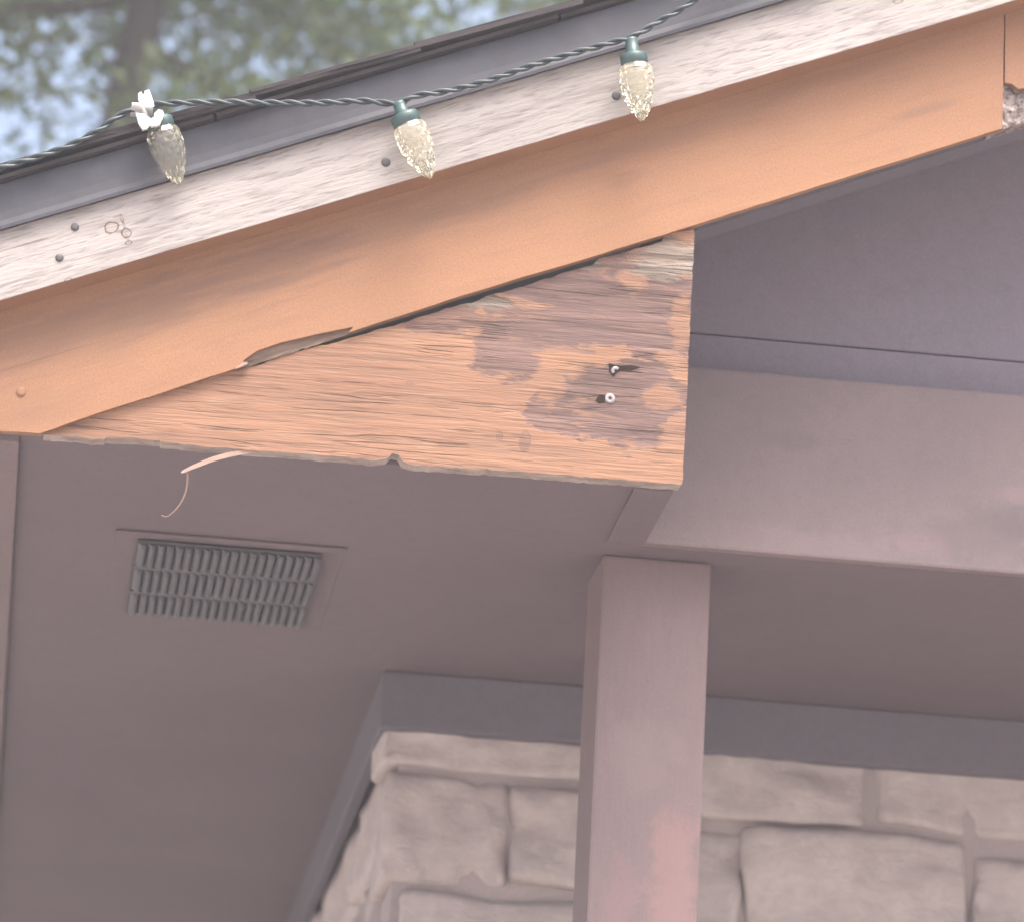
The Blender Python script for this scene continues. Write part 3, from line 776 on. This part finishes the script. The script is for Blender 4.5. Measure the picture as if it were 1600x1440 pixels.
# ------------------------------------------------------------------ trees beyond the roof
def tree(name, label, base, top, trunk_r, crown, nleaf, leafmat, seed, lsz=(.05, .016), extra=()):
    rg = random.Random(seed)
    t = empty(name, base); tag(t, label, 'tree', 'trees beyond the roof')
    n = 14; tp = []
    for i in range(n + 1):
        f = i / n; p = Vector((0, 0, 0)).lerp(top - base, f)
        tp.append(p + Vector((.10 * noise.noise(Vector((f * 3, seed, 0))), .1 * noise.noise(Vector((f * 3, seed, 5))), 0)) * min(1, f * 3) * (1 if f < .95 else .5))
    tb = tube(tp, [trunk_r * (1 - .82 * i / n) for i in range(n + 1)], 12)
    obj('trunk', tb, M['bark'], t, smooth=True)
    tips = []
    hgt = (top - base).z
    for i in range(46):
        f = rg.uniform(.28, .97); p = tp[int(f * n)].lerp(tp[min(n, int(f * n) + 1)], f * n % 1)
        a = i * 2.399 + rg.uniform(-.4, .4); ln = crown * (1.12 - .75 * (f - .28) / .7) * rg.uniform(.65, 1.05)
        d = Vector((math.cos(a), math.sin(a), rg.uniform(-.18, .32)))
        if d.y < 0: ln = min(ln, (base.y - 2.8) / max(.05, -d.y))
        q = []
        for j in range(7):
            s_ = j / 6
            q.append(p + d * ln * s_ + Vector((0, 0, -.22 * ln * s_ * s_ + .12 * ln * s_ ** 4)) + Vector((rg.uniform(-1, 1), rg.uniform(-1, 1), rg.uniform(-1, 1))) * .05 * s_)
        r0 = trunk_r * (.46 - .26 * f)
        obj('limb', tube(q, [r0 * (1 - .85 * j / 6) for j in range(7)], 6), M['bark'], t, smooth=True)
        for j in range(1, 7):
            for _ in range(4):
                e = q[j] + Vector((rg.gauss(0, 1), rg.gauss(0, 1), rg.gauss(0, .55))) * .24 * ln ** .5
                tips.append((e, (e - q[j]).normalized() if (e - q[j]).length > .01 else d))
        for j in range(7): tips.append((q[j], d))
    # sprays: each tip carries short twigs of needle-sized faces
    vs, fc = [], []
    per = max(1, nleaf // len(tips))
    for c, d in tips:
        rad = rg.uniform(.07, .17)
        if rg.random() < .3 or c.y + base.y < 2.85: continue
        if c.y < .25 and (Vector((c.x, 0, c.z)) - Vector((tp[int(min(max(c.z / hgt, 0), .99) * n)].x, 0, c.z))).length < .09: continue
        for _ in range(int(per * rg.uniform(.5, 1.4))):
            o_ = Vector((rg.gauss(0, 1), rg.gauss(0, 1), rg.gauss(0, .6))) * rad * .62
            p = c + o_
            dr = (o_.normalized() + d * .5 + Vector((rg.uniform(-1, 1), rg.uniform(-1, 1), rg.uniform(-.6, .8))) * .8).normalized()
            sd_ = dr.cross(Vector((rg.uniform(-1, 1), rg.uniform(-1, 1), rg.uniform(-1, 1)))).normalized()
            l_ = lsz[0] * rg.uniform(.6, 1.5); w_ = lsz[1] * rg.uniform(.7, 1.4)
            b0 = len(vs)
            vs += [p, p + dr * l_ * .5 + sd_ * w_, p + dr * l_, p + dr * l_ * .5 - sd_ * w_]
            fc.append((b0, b0 + 1, b0 + 2, b0 + 3))
    me = bpy.data.meshes.new('crown'); me.from_pydata([tuple(v) for v in vs], [], fc)
    obj('crown', me, M[leafmat], t)
    return t
TY = 4.2
pa = px(122, 190, TY); pb = px(188, -20, TY)
d_ = (pb - pa) / (pb.z - pa.z)
bs = Vector((pa.x - .30, TY, 0)); tp_ = pb + Vector((d_.x * .5, .1, 1)) * 2.4
tree('evergreen_tree', 'grey green evergreen with a dark leaning trunk at the upper left', bs, tp_, .085, 1.6, 120000, 'leaf', 3, (.034, .009))
p2 = px(640, 60, 5.6)
tree('evergreen_tree', 'evergreen farther back showing just above the roof beside the leaning trunk', Vector((p2.x + .75, 5.6, 0)), Vector((p2.x + .65, 5.7, 6.6)), .10, 1.4, 70000, 'leaf2', 8, (.034, .009))
p3 = px(-120, 100, 5.2)
tree('evergreen_tree', 'evergreen filling the far left corner behind the leaning trunk', Vector((p3.x - .35, 5.3, 0)), Vector((p3.x - .3, 5.4, 6.8)), .09, 1.3, 60000, 'leaf', 21, (.034, .009))

# ------------------------------------------------------------------ added thin volume that lifts the darks like lens glare
k = NT('pale_veil'); k.t.nodes.remove(k.b)
pv = k.n('ShaderNodeVolumePrincipled'); pv.inputs['Density'].default_value = .013; pv.inputs['Color'].default_value = (.94, .93, .97, 1)
pv.inputs['Anisotropy'].default_value = .2
k.l(pv.outputs[0], k.t.nodes['Material Output'].inputs['Volume'])
hz = obj('veil', box(-125, 125, -125, 125, -1, 8.2), k.m); tag(hz, 'thin pale haze added to lift the darks like lens glare', kind='stuff')
